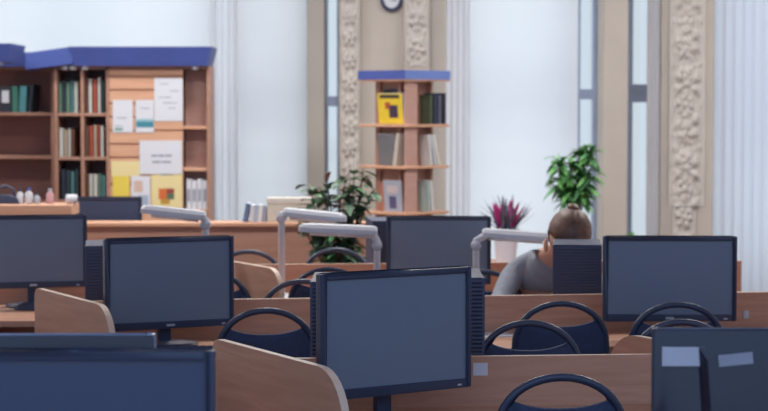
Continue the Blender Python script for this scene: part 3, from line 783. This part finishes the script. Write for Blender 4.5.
lamp('white desk lamp with tall upright pole, head reaching right towards the plant', 281.5, 9.0, (290, 213.5), (346, 219), 216)
lamp('white desk lamp left of the third row monitor, head pointing left', 377, 8.72, (370, 231.5), (299, 228.5), 243)
lamp('white desk lamp with bent arm beside the seated woman', 476, 8.86, (489, 234), (554, 238.5), 243)
lamp('white desk lamp in front of the bookcase, head pointing left', 205.5, 8.74, (199, 216), (141, 210), 222)

# ---------------------------------------------------------------- desk clutter
def keyboard(label, px, py, rz):
    p = PZ(px, py, ZD + .02); t = thing('keyboard', label, 'keyboard', (p.x, p.y, ZD + .0005), rz)
    obj('tray', b2(B(), -.22, .22, -.075, .075, 0, .018), M['black_plastic'], t, bevel=.005)
    bm = B()
    for r_ in range(5):
        for k in range(19): b2(bm, -.21 + k * .0222, -.21 + k * .0222 + .018, -.065 + r_ * .0265, -.065 + r_ * .0265 + .021, .018, .026)
    obj('keys', bm, M['case'], t)
keyboard('black keyboard on the second row desk below the left monitor', 182, 350, R(14))
p = PZ(27, 310, ZD)
t = thing('computer_mouse', 'black computer mouse on the left edge desk', 'mouse', (p.x, p.y, ZD + .0005), R(70))
bm = B(); bmesh.ops.create_uvsphere(bm, u_segments=20, v_segments=12, radius=1)
for v in bm.verts:
    v.co = Vector((v.co.x * .034, v.co.y * .062, max(0, v.co.z) * .036 * (1 - .25 * v.co.y)))
bmesh.ops.remove_doubles(bm, verts=bm.verts, dist=1e-5)
obj('shell', bm, M['black_plastic'], t, smooth=True)
bm = B(); tube(bm, [(0, .025, .031), (0, .04, .029)], .005, 8); obj('wheel', bm, M['silver'], t)
bm = B(); tube(bm, [(0, .058, .01), (.02, .1, .006), (-.01, .16, .004), (.05, .22, .004)], .0025, 6); obj('cable', bm, M['black_plastic'], t)
def sheet_on(label, p, w, d, rz, z, name='paper_sheet'):
    t = obj(name, b2(B(), -w / 2, w / 2, -d / 2, d / 2, 0, .004), M['paper'], None, (p.x, p.y, z), (0, 0, rz)); tag(t, label, 'paper'); return t
sheet_on('white paper on the second row desk, seen right of the right tower', PZ(488, 334, ZD), .15, .24, R(20), ZD + .0005)
# pieces of paper taped on panels
def taped(label, desk_t, px, py, w, hgt, z):
    p = PZ(px, py, z) if 0 else None
    return None
q = Vector((PY(479.5, 367.5, 5.78).x, 0, PY(479.5, 367.5, 5.78).z)); lx = (q.x - DA.location.x) / math.cos(aA)
v = Matrix.Rotation(aA, 3, 'Z') @ Vector((lx, -.0125, 0))
tag(obj('paper_label', b2(B(), -.022, .022, -.001, .001, -.019, .019), M['paper'], None, (DA.location.x + v.x, DA.location.y + v.y, q.z), (0, 0, aA)), 'small white paper label stuck on near desk panel beside the centre monitor', 'label')
q = PY(747, 315.5, 7.74); lx = (q.x - DB_.location.x) / math.cos(aB); v = Matrix.Rotation(aB, 3, 'Z') @ Vector((lx, -.0115, 0))
t = thing('wall_switch', 'small white switch on the second row panel near the right edge', 'switch', (DB_.location.x + v.x, DB_.location.y + v.y, q.z), aB)
obj('plate', b2(B(), -.012, .012, -.006, 0, -.016, .016), M['white_enamel'], t, bevel=.002); obj('rocker', b2(B(), -.006, .006, -.009, -.006, -.009, .009), M['paper'], t)

# things on top of the left cabinet
ztp = f0.z + .0005
def bottle(label, px, rad, hgt, m, capm):
    p = PY(px, 200, 10.75); t = thing('bottle', label, 'bottle', (p.x, 10.75, ztp), 0)
    obj('body', lathe(B(), [(rad * .95, 0), (rad, .004), (rad, hgt * .62), (rad * .45, hgt * .78), (rad * .4, hgt * .82)], 16), m, t, smooth=True)
    obj('cap', lathe(B(), [(rad * .5, hgt * .82), (rad * .5, hgt)], 12), capm, t)
bottle('small white bottle on the left cabinet, beside the black cable loop', 20, .02, .085, M['white_enamel'], M['black_plastic'])
bottle('white bottle with dark cap, middle of the left cabinet top', 29, .022, .09, M['white_enamel'], M['blue'])
bottle('small clear grey bottle between the white and the pink ones', 37, .018, .06, flat(170, 178, 190), M['black_plastic'])
bottle('pinkish bottle, rightmost upright bottle on the left cabinet', 50, .022, .085, flat(196, 156, 162), M['silver'])
p = PY(6, 200, 10.75)
t = thing('tape_dispenser', 'black arched desk dispenser at the left end of the cabinet top', 'dispenser', (p.x, 10.75, ztp), 0)
obj('body', prism(B(), [(-.1, 0), (.08, 0), (.07, .03), (.02, .05), (-.06, .05), (-.1, .03)], 'y', -.03, .03), M['black_plastic'], t, bevel=.004)
obj('arch', tube(B(), [(-.07, 0, .045), (-.05, 0, .085), (0, 0, .1), (.04, 0, .08), (.055, 0, .04)], .008, 8), M['case'], t, smooth=True)
p = PY(71, 203, 10.7)
t = thing('paper_roll', 'white paper roll lying at the right end of the left cabinet top', 'roll', (p.x, 10.72, ztp), 0)
bm = B(); tube(bm, [(-.03, 0, .027), (.03, 0, .027)], .026, 18); obj('roll', bm, M['paper'], t, smooth=True); bm = B(); tube(bm, [(-.031, 0, .027), (.031, 0, .027)], .009, 10); obj('core', bm, M['pot_brown'], t)

# things on the counter
zct = .9155; yct = dO.y + .06
def standing(name, label, cat, pxa, pxb, pyt, d, m, lean=0):
    a, b = PY(pxa, pyt, yct), PY(pxb, pyt, yct)
    t = thing(name, label, cat, ((a.x + b.x) / 2, yct, zct), 0); t.rotation_euler = (0, lean, 0)
    return t, b.x - a.x, a.z - zct
t, w, hh = standing('magazine', 'blue-grey magazine leaning at left of the counter papers', 'magazine', 239, 250, 203, .1, None, .2)
obj('cover', b2(B(), -.012, .012, -.01, .13, .002, hh), flat(98, 118, 158), t); obj('pages', b2(B(), -.009, .009, -.008, .135, .004, hh + .001), M['paper'], t)
t, w, hh = standing('brochure_stack', 'stack of white brochures standing on the counter next to a leaning magazine', 'brochures', 249, 266, 204, .1, None, .08)
for i in range(4): obj('brochure', b2(B(), -w / 2 + i * w / 4, -w / 2 + (i + .92) * w / 4, 0, .13, .001, hh * (.9 + .03 * (i % 3))), flat(*[(214, 220, 228), (168, 184, 206), (222, 224, 226), (150, 160, 176)][i]), t)
t, w, hh = standing('file_box', 'wide beige cardboard file box on the counter behind the lamp', 'box', 267, 312, 198.5, .1, None)
obj('body', b2(B(), -w / 2, w / 2, 0, .13, 0, hh), flat(206, 202, 190), t, bevel=.003); obj('lid', b2(B(), -w / 2 - .003, w / 2 + .003, -.003, .133, hh - .03, hh + .003), flat(214, 210, 200), t, bevel=.002)

# ---------------------------------------------------------------- plants
def leaf(bm, base, d, up, L, W, droop=.3, n=5):
    d = d.normalized(); s = d.cross(up)
    if s.length < 1e-3: s = d.cross(Vector((1, 0, 0)))
    s.normalize(); pr = None
    for i in range(n + 1):
        t_ = i / n; c = base + d * L * t_ + Vector((0, 0, -droop * L * t_ * t_))
        hw = W * math.sin(PI * min(1, .12 + .88 * t_)) ** .8 * .5 if i < n else .0005
        nrm = s.cross(d).normalized()
        row = [bm.verts.new(c - s * hw + nrm * hw * .3), bm.verts.new(c), bm.verts.new(c + s * hw + nrm * hw * .3)]
        if pr:
            bm.faces.new((pr[0], pr[1], row[1], row[0])); bm.faces.new((pr[1], pr[2], row[2], row[1]))
        pr = row
def pot(t, r, hgt, m, soil=True):
    obj('pot', lathe(B(), [(r * .72, 0), (r * .98, hgt * .9), (r * 1.05, hgt * .9), (r * 1.05, hgt), (r * .95, hgt), (r * .93, hgt * .93)], 28), m, t, smooth=False)
    obj('soil', lathe(B(), [(r * .9, hgt * .90), (r * .9, hgt * .94), (r * .3, hgt * .95)], 20), M['soil'], t)
rv = lambda: Vector((random.uniform(-1, 1), random.uniform(-1, 1), random.uniform(-1, 1)))
# big floor plant
pp = PY(341, 220, 10.35)
t = thing('potted_plant', 'bushy dark green plant in front of the counter, left of the book stand', 'plant', (pp.x, 10.45, 0), 0)
pot(t, .17, .5, M['pot_brown'])
st = B(); lf = B(); lf2 = B(); lf3 = B()
for k in range(24):
    a = random.uniform(0, 2 * PI); rr = random.uniform(.05, .23)
    topz = random.choice([random.uniform(.72, 1.0), random.uniform(.9, 1.22)])
    tip = Vector((rr * math.cos(a), rr * math.sin(a) * .7, topz))
    if k < 3: tip = Vector((-.16 - .05 * k, 0, .96 + .03 * k))
    if k in (3, 4, 5): tip = Vector((.02 + .05 * (k - 3), 0, 1.2 + .03 * (k - 3)))
    b0 = Vector((random.uniform(-.05, .05), random.uniform(-.05, .05), .47)); mid = b0.lerp(tip, .5) + Vector((0, 0, .06))
    tube(st, [b0, mid, tip], [.007, .005, .003], 6)
    for j in range(30):
        q = random.uniform(.25, 1.02); c = (b0.lerp(mid, q * 2) if q < .5 else mid.lerp(tip, q * 2 - 1))
        dd = rv(); dd.z = dd.z * .5 + .25
        leaf(random.choice([lf, lf, lf2, lf, lf3] if c.z > .8 else [lf, lf, lf2]), c, dd, Vector((0, 0, 1)), random.uniform(.07, .13), random.uniform(.035, .06))
obj('stem', st, M['stem'], t, smooth=True); obj('foliage', lf, M['leaf_dark'], t, smooth=True); obj('foliage', lf2, M['leaf'], t, smooth=True); obj('foliage', lf3, mat('leaf_reddish', srgb(128, 84, 78), .5, .3, noise=.2), t, smooth=True)
# low cabinet under the window with two plants
yc = 12.1
LC = thing('cabinet', 'low reddish wooden cabinet under the window, carrying the pink plant', 'cabinet', (1.3, yc, 0), 0)
zl = PY(505, 264, yc).z
obj('carcass', b2(B(), -.68, .75, 0, .4, .06, zl - .025), M['shelf_wood'], LC); obj('top_board', b2(B(), -.70, .77, -.02, .42, zl - .025, zl), M['shelf_wood'], LC, bevel=.003)
for i in range(3): 
    d_ = obj('door', b2(B(), -.67 + .475 * i, -.67 + .475 * i + .465, -.018, 0, .08, zl - .04), M['shelf_wood'], LC, bevel=.003)
    obj('handle', tube(B(), [(-.67 + .475 * i + .4, -.03, .3), (-.67 + .475 * i + .4, -.03, .4)], .006, 8), M['silver'], d_)
obj('plinth', b2(B(), -.66, .73, .03, .38, 0, .06), M['black_plastic'], LC)
pq = PY(506, 230, yc + .16)
t = thing('potted_plant', 'spiky plant with pink bracts in a tall white pot', 'plant', (pq.x, yc + .16, zl + .0005), 0)
hp = PY(506, 229, yc + .16).z - zl; pot(t, .085, hp, M['pot_white'])
gl, pk = B(), B()
for k in range(46):
    a = random.uniform(0, 2 * PI); e = random.uniform(.55, 1.4); L = random.uniform(.19, .30)
    leaf(gl, Vector((random.uniform(-.05, .05), random.uniform(-.05, .05), hp * .93)), Vector((math.cos(a) * math.cos(e), math.sin(a) * math.cos(e), math.sin(e))), Vector((0, 0, 1)), L, .02, .1)
for cx_, sd in ((-.04, -.1), (.045, .22)):
    for k in range(24):
        a = random.uniform(0, 2 * PI); e = random.uniform(1.05, 1.5)
        leaf(pk, Vector((cx_ + random.uniform(-.02, .02), random.uniform(-.03, .03), hp * .95 + random.uniform(0, .08))), Vector((math.cos(a) * math.cos(e) + sd * .6, math.sin(a) * math.cos(e), math.sin(e))), Vector((0, 0, 1)), random.uniform(.09, .16), .03, .05)
obj('leaves', gl, M['leaf_grey'], t, smooth=True); obj('bracts', pk, M['pink'], t, smooth=True)
pq = PY(571, 200, yc + .2)
t = thing('potted_plant', 'tall bright green leafy plant behind the head of the seated woman', 'plant', (pq.x, yc + .2, zl + .0005), 0)
pot(t, .09, .16, M['pot_brown']); st, lf, lf2 = B(), B(), B()
ztip = PY(571, 148, yc + .2).z - zl
for k in range(9):
    xo = random.uniform(-.13, .13); tip = Vector((xo, random.uniform(-.07, .07), ztip + .04 - random.uniform(0, .2) - (.0 if xo > -.02 else .05)))
    b0 = Vector((0, 0, .15)); mid = b0.lerp(tip, .55) + Vector((xo * .3, 0, 0)); tube(st, [b0, mid, tip], [.006, .005, .003], 6)
    for j in range(12):
        c = mid.lerp(tip, random.uniform(-.1, 1)); 
        for w_ in range(3):
            dd = rv(); dd.z = dd.z * .6 + .1
            leaf(random.choice([lf, lf2]), c, dd, Vector((0, 0, 1)), random.uniform(.08, .14), random.uniform(.032, .05), .35)
obj('stem', st, M['leaf'], t, smooth=True); obj('foliage', lf, M['leaf_bright'], t, smooth=True); obj('foliage', lf2, M['leaf'], t, smooth=True)
pq = PY(632, 232, yc + .2)
t = thing('potted_plant', 'small green tuft of a plant peeking over the wide right monitor', 'plant', (pq.x, yc + .2, zl + .0005), 0)
pot(t, .06, .1, M['pot_white']); lf = B(); zt2 = PY(632, 229, yc + .2).z - zl
for k in range(40):
    a = random.uniform(0, 2 * PI); e = random.uniform(.3, 1.4)
    leaf(lf, Vector((0, 0, .095)), Vector((math.cos(a) * math.cos(e), math.sin(a) * math.cos(e), math.sin(e))), Vector((0, 0, 1)), (zt2 - .09) * random.uniform(.7, 1.1), .022, .15)
obj('leaves', lf, M['leaf_bright'], t, smooth=True)

# ---------------------------------------------------------------- seated woman
def skin_obj(name, verts, edges, m, parent, sub=2, root=0):
    me = bpy.data.meshes.new(name); me.from_pydata([v[:3] for v in verts], edges, []); me.materials.append(m)
    o = bpy.data.objects.new(name, me); C.objects.link(o); o.parent = parent
    md = o.modifiers.new('skin', 'SKIN'); md.use_smooth_shade = True
    sv = me.skin_vertices[0].data
    for i, v in enumerate(verts):
        rx, ry = v[3] if isinstance(v[3], tuple) else (v[3], v[3]); sv[i].radius = (rx, ry)
    sv[root].use_root = True
    if sub:
        sb = o.modifiers.new('sub', 'SUBSURF'); sb.levels = sub; sb.render_levels = sub
    return o
yp = 8.50
hd = PY(564, 243, 8.33)                      # middle of the head
px0 = .72
PER = thing('person', 'woman in grey T-shirt with tied brown hair bowed over the desk behind a tower', 'person', (px0, yp, 0), 0)
hx, hy, hz = hd.x - px0, 8.33 - yp, hd.z
sh = PY(508, 268, 8.46); sx, sz = sh.x - px0 + .03, sh.z - .012
el = PY(490, 296, 8.36); ex = el.x - px0 + .0
# body: one continuous surface (head, neck, torso, arms, legs), fingers grown from the palm
V, E = [], []
def av(x, y, z, r): V.append((x, y, z, r)); return len(V) - 1
def chain(ids):
    for a, b in zip(ids, ids[1:]): E.append((a, b))
pel = av(0, .10, .53, (.15, .105)); wa = av(0, .08, .68, (.125, .09)); ch = av(-.005, .02, .80, (.14, .095)); up = av(-.01, -.03, .90, (.11, .075))
nk = av(hx * .55, -.09, .945, (.05, .052)); nk2 = av(hx * .85, hy + .03, .985, (.047, .05))
h1 = av(hx, hy, hz - .03, (.062, .07)); h2 = av(hx, hy + .005, hz + .03, (.072, .085)); h3 = av(hx, hy + .012, hz + .075, (.05, .062))
chain([pel, wa, ch, up, nk, nk2, h1, h2, h3])
for sgn in (-1, 1):
    s0 = av((sx + .0) if sgn < 0 else .17, -.01, sz - .01 if sgn < 0 else .87, .052)
    sh_mid = av((sx * .55) if sgn < 0 else .09, -.02, .885, .058)
    e0 = av((ex + .04) if sgn < 0 else .25, -.20, .755, .038); w0 = av(-.23 if sgn < 0 else .26, -.34, .735, .026)
    pm = av((-.22 if sgn < 0 else .28), -.40, .728, (.036, .016))
    chain([up, sh_mid, s0, e0, w0, pm])
    for f_ in range(4):
        bx_ = (-.22 if sgn < 0 else .28) + (-.027 + .018 * f_); ln = (.055, .066, .062, .048)[f_] 
        f1 = av(bx_, -.435, .735, .0088); f2 = av(bx_ + .004 * (f_ - 1.5), -.435 - ln * .55, .733, .0082); f3 = av(bx_ + .006 * (f_ - 1.5), -.435 - ln, .716, .007)
        chain([pm, f1, f2, f3])
    tx = -1 if sgn > 0 else 1
    t1 = av((-.22 if sgn < 0 else .28) + tx * .034, -.395, .728, .010); t2 = av((-.22 if sgn < 0 else .28) + tx * .05, -.425, .722, .0085); t3 = av((-.22 if sgn < 0 else .28) + tx * .052, -.448, .716, .0075)
    chain([pm, t1, t2, t3])
    hp_ = av(sgn * .09, .08, .515, .082); kn = av(sgn * .11, -.30, .52, .056); an = av(sgn * .11, -.26, .09, .036); to = av(sgn * .12, -.40, .035, .033)
    chain([pel, hp_, kn, an, to])
body = skin_obj('body', V, E, M['skin'], PER, 2, pel)
# clothes as slightly larger continuous shells
V, E = [], []
pel = av(0, .10, .56, (.165, .118)); wa = av(0, .08, .68, (.138, .102)); ch = av(-.005, .02, .80, (.152, .107)); up = av(-.012, -.028, .895, (.118, .084)); cl = av(hx * .38, -.066, .932, (.068, .066))
chain([pel, wa, ch, up, cl])
for sgn in (-1, 1):
    s1 = av((sx * .55) if sgn < 0 else .09, -.02, .885, .070); s0 = av(sx if sgn < 0 else .17, -.01, sz - .01 if sgn < 0 else .87, .064)
    e0 = av(((sx + ex + .04) / 2 * 1.0) if sgn < 0 else .21, -.105, (sz + .745) / 2, .055); e1 = av((ex + .04) if sgn < 0 else .25, -.20, .757, .046); e2 = av((ex + -.2) / 2 if sgn < 0 else .225, -.285, .742, .038)
    chain([up, s1, s0, e0, e1, e2])
skin_obj('t_shirt', V, E, M['shirt'], PER, 2, pel)
V, E = [], []
pel = av(0, .10, .535, (.162, .115))
for sgn in (-1, 1):
    hp_ = av(sgn * .09, .08, .52, .094); kn = av(sgn * .11, -.30, .522, .066); an = av(sgn * .11, -.262, .13, .05); chain([pel, hp_, kn, an])
skin_obj('trousers', V, E, M['trousers'], PER, 2, pel)
for sgn in (-1, 1):
    bm = B(); bmesh.ops.create_uvsphere(bm, u_segments=14, v_segments=8, radius=1); bmesh.ops.transform(bm, matrix=Matrix.Translation((sgn * .118, -.33, .047)) @ Matrix.Diagonal((.046, .125, .046, 1)), verts=bm.verts)
    obj('shoe', bm, M['shoe'], PER, smooth=True)
# hair: cap over the bowed head with parting and a tied knot
bm = B(); bmesh.ops.create_uvsphere(bm, u_segments=32, v_segments=20, radius=1)
for v in bm.verts:
    n_ = v.co.copy(); wv = 1 + .012 * math.sin(18 * math.atan2(n_.x, n_.z + .2)); 
    v.co = Vector((n_.x * .086 * wv, n_.y * .105 * wv, n_.z * .10 * wv))
    if n_.z > .6 and abs(n_.x) < .12: v.co *= .985
kill = [v for v in bm.verts if v.co.z < -.035 + .25 * max(0, -v.co.y) and v.co.y < .0]
bmesh.ops.delete(bm, geom=kill, context='VERTS')
hr = obj('hair', bm, M['hair'], PER, (hx + .026, hy + .012, hz + .046), (R(24), R(14), R(10)), smooth=True)
sd_ = hr.modifiers.new('solid', 'SOLIDIFY'); sd_.thickness = .008; sd_.offset = 1
bm = B(); bmesh.ops.create_uvsphere(bm, u_segments=18, v_segments=12, radius=1); bmesh.ops.transform(bm, matrix=Matrix.Translation((-.01, .04, .098)) @ Matrix.Diagonal((.03, .03, .018, 1)), verts=bm.verts)
obj('hair_knot', bm, M['hair'], hr, smooth=True)
# ears, nose, eyes, mouth on the bowed face
fy = hy - .075
for sgn in (-1, 1):
    bm = B(); bmesh.ops.create_uvsphere(bm, u_segments=12, v_segments=8, radius=1); bmesh.ops.transform(bm, matrix=Matrix.Translation((hx + sgn * .078, hy + .01, hz - .012)) @ Matrix.Diagonal((.011, .02, .03, 1)), verts=bm.verts); obj('ear', bm, M['skin'], PER, smooth=True)
    bm = B(); bmesh.ops.create_uvsphere(bm, u_segments=12, v_segments=8, radius=.0115); bmesh.ops.translate(bm, vec=(hx + sgn * .03, fy + .004, hz - .02), verts=bm.verts); e_ = obj('eye', bm, M['eye_white'], PER, smooth=True)
    bm = B(); bmesh.ops.create_uvsphere(bm, u_segments=10, v_segments=6, radius=.006); bmesh.ops.translate(bm, vec=(hx + sgn * .03, fy - .0045, hz - .022), verts=bm.verts); obj('iris', bm, M['iris'], e_, smooth=True)
bm = B(); tube(bm, [(hx, fy, hz - .015), (hx, fy - .012, hz - .04), (hx, fy - .004, hz - .052)], [.008, .012, .009], 10); obj('nose', bm, M['skin'], PER, smooth=True)
bm = B(); bmesh.ops.create_uvsphere(bm, u_segments=12, v_segments=8, radius=1); bmesh.ops.transform(bm, matrix=Matrix.Translation((hx, fy + .008, hz - .07)) @ Matrix.Diagonal((.022, .008, .007, 1)), verts=bm.verts); obj('mouth', bm, M['lip'], PER, smooth=True)
c = copy_tree(proto); c.location = (px0 + .12, yp + .29, 0); c.rotation_euler = (0, 0, PI); c['label'] = 'chair the woman in the grey T-shirt sits on'; c['group'] = g2

# ---------------------------------------------------------------- light
W = bpy.data.worlds.new('world'); S.world = W; W.use_nodes = True
wn = W.node_tree; bg = wn.nodes['Background']; bg.inputs[1].default_value = 1.0
tcw = wn.nodes.new('ShaderNodeTexCoord'); spw = wn.nodes.new('ShaderNodeSeparateXYZ'); rpw = wn.nodes.new('ShaderNodeValToRGB')
mpw = wn.nodes.new('ShaderNodeMapRange'); mpw.inputs['From Min'].default_value = -1; mpw.inputs['From Max'].default_value = 1
rpw.color_ramp.elements[0].position = .25; rpw.color_ramp.elements[0].color = (.62, .83, 1.25, 1)      # blue fill added behind the camera to tint the near surfaces
rpw.color_ramp.elements[1].position = .8; rpw.color_ramp.elements[1].color = (.74, .80, .86, 1)       # overcast daylight outside the windows
wn.links.new(tcw.outputs['Generated'], spw.inputs[0]); wn.links.new(spw.outputs['Y'], mpw.inputs['Value'])
wn.links.new(mpw.outputs[0], rpw.inputs[0]); wn.links.new(rpw.outputs[0], bg.inputs[0])
def area(name, loc, size, power, col, rot):
    l = bpy.data.lights.new(name, 'AREA'); l.shape = 'RECTANGLE'; l.size, l.size_y = size; l.energy = power; l.color = col
    o = bpy.data.objects.new(name, l); C.objects.link(o); o.location = loc; o.rotation_euler = rot; return o
area('daylight', (0, YB + .75, 1.95), (11.5, 4.4), 98, (.97, .98, 1.0), (-PI / 2, 0, 0))
# unseen ceiling lamps added to brighten the window half of the room
for i, x in enumerate((-3.1, -.3, 2.9)):
    for j, y in enumerate((9.9, 12.4)):
        t = thing('added_ceiling_lamp', 'added rectangular ceiling lamp out of the frame', 'lamp', (x, y, ZC), 0, 'added ceiling lamps')
        obj('housing', b2(B(), -.62, .62, -.17, .17, -.07, 0), M['white_enamel'], t)
        obj('diffuser', b2(B(), -.60, .60, -.15, .15, -.085, -.07), M['added_lamp_panel'], t)
        area('added_ceiling_light', (x, y, ZC - .095), (1.2, .3), 62, (1, .98, .96), (0, 0, 0))

S.view_settings.view_transform = 'Standard'; S.view_settings.look = 'None'
S.view_settings.exposure = 0; S.view_settings.gamma = 1
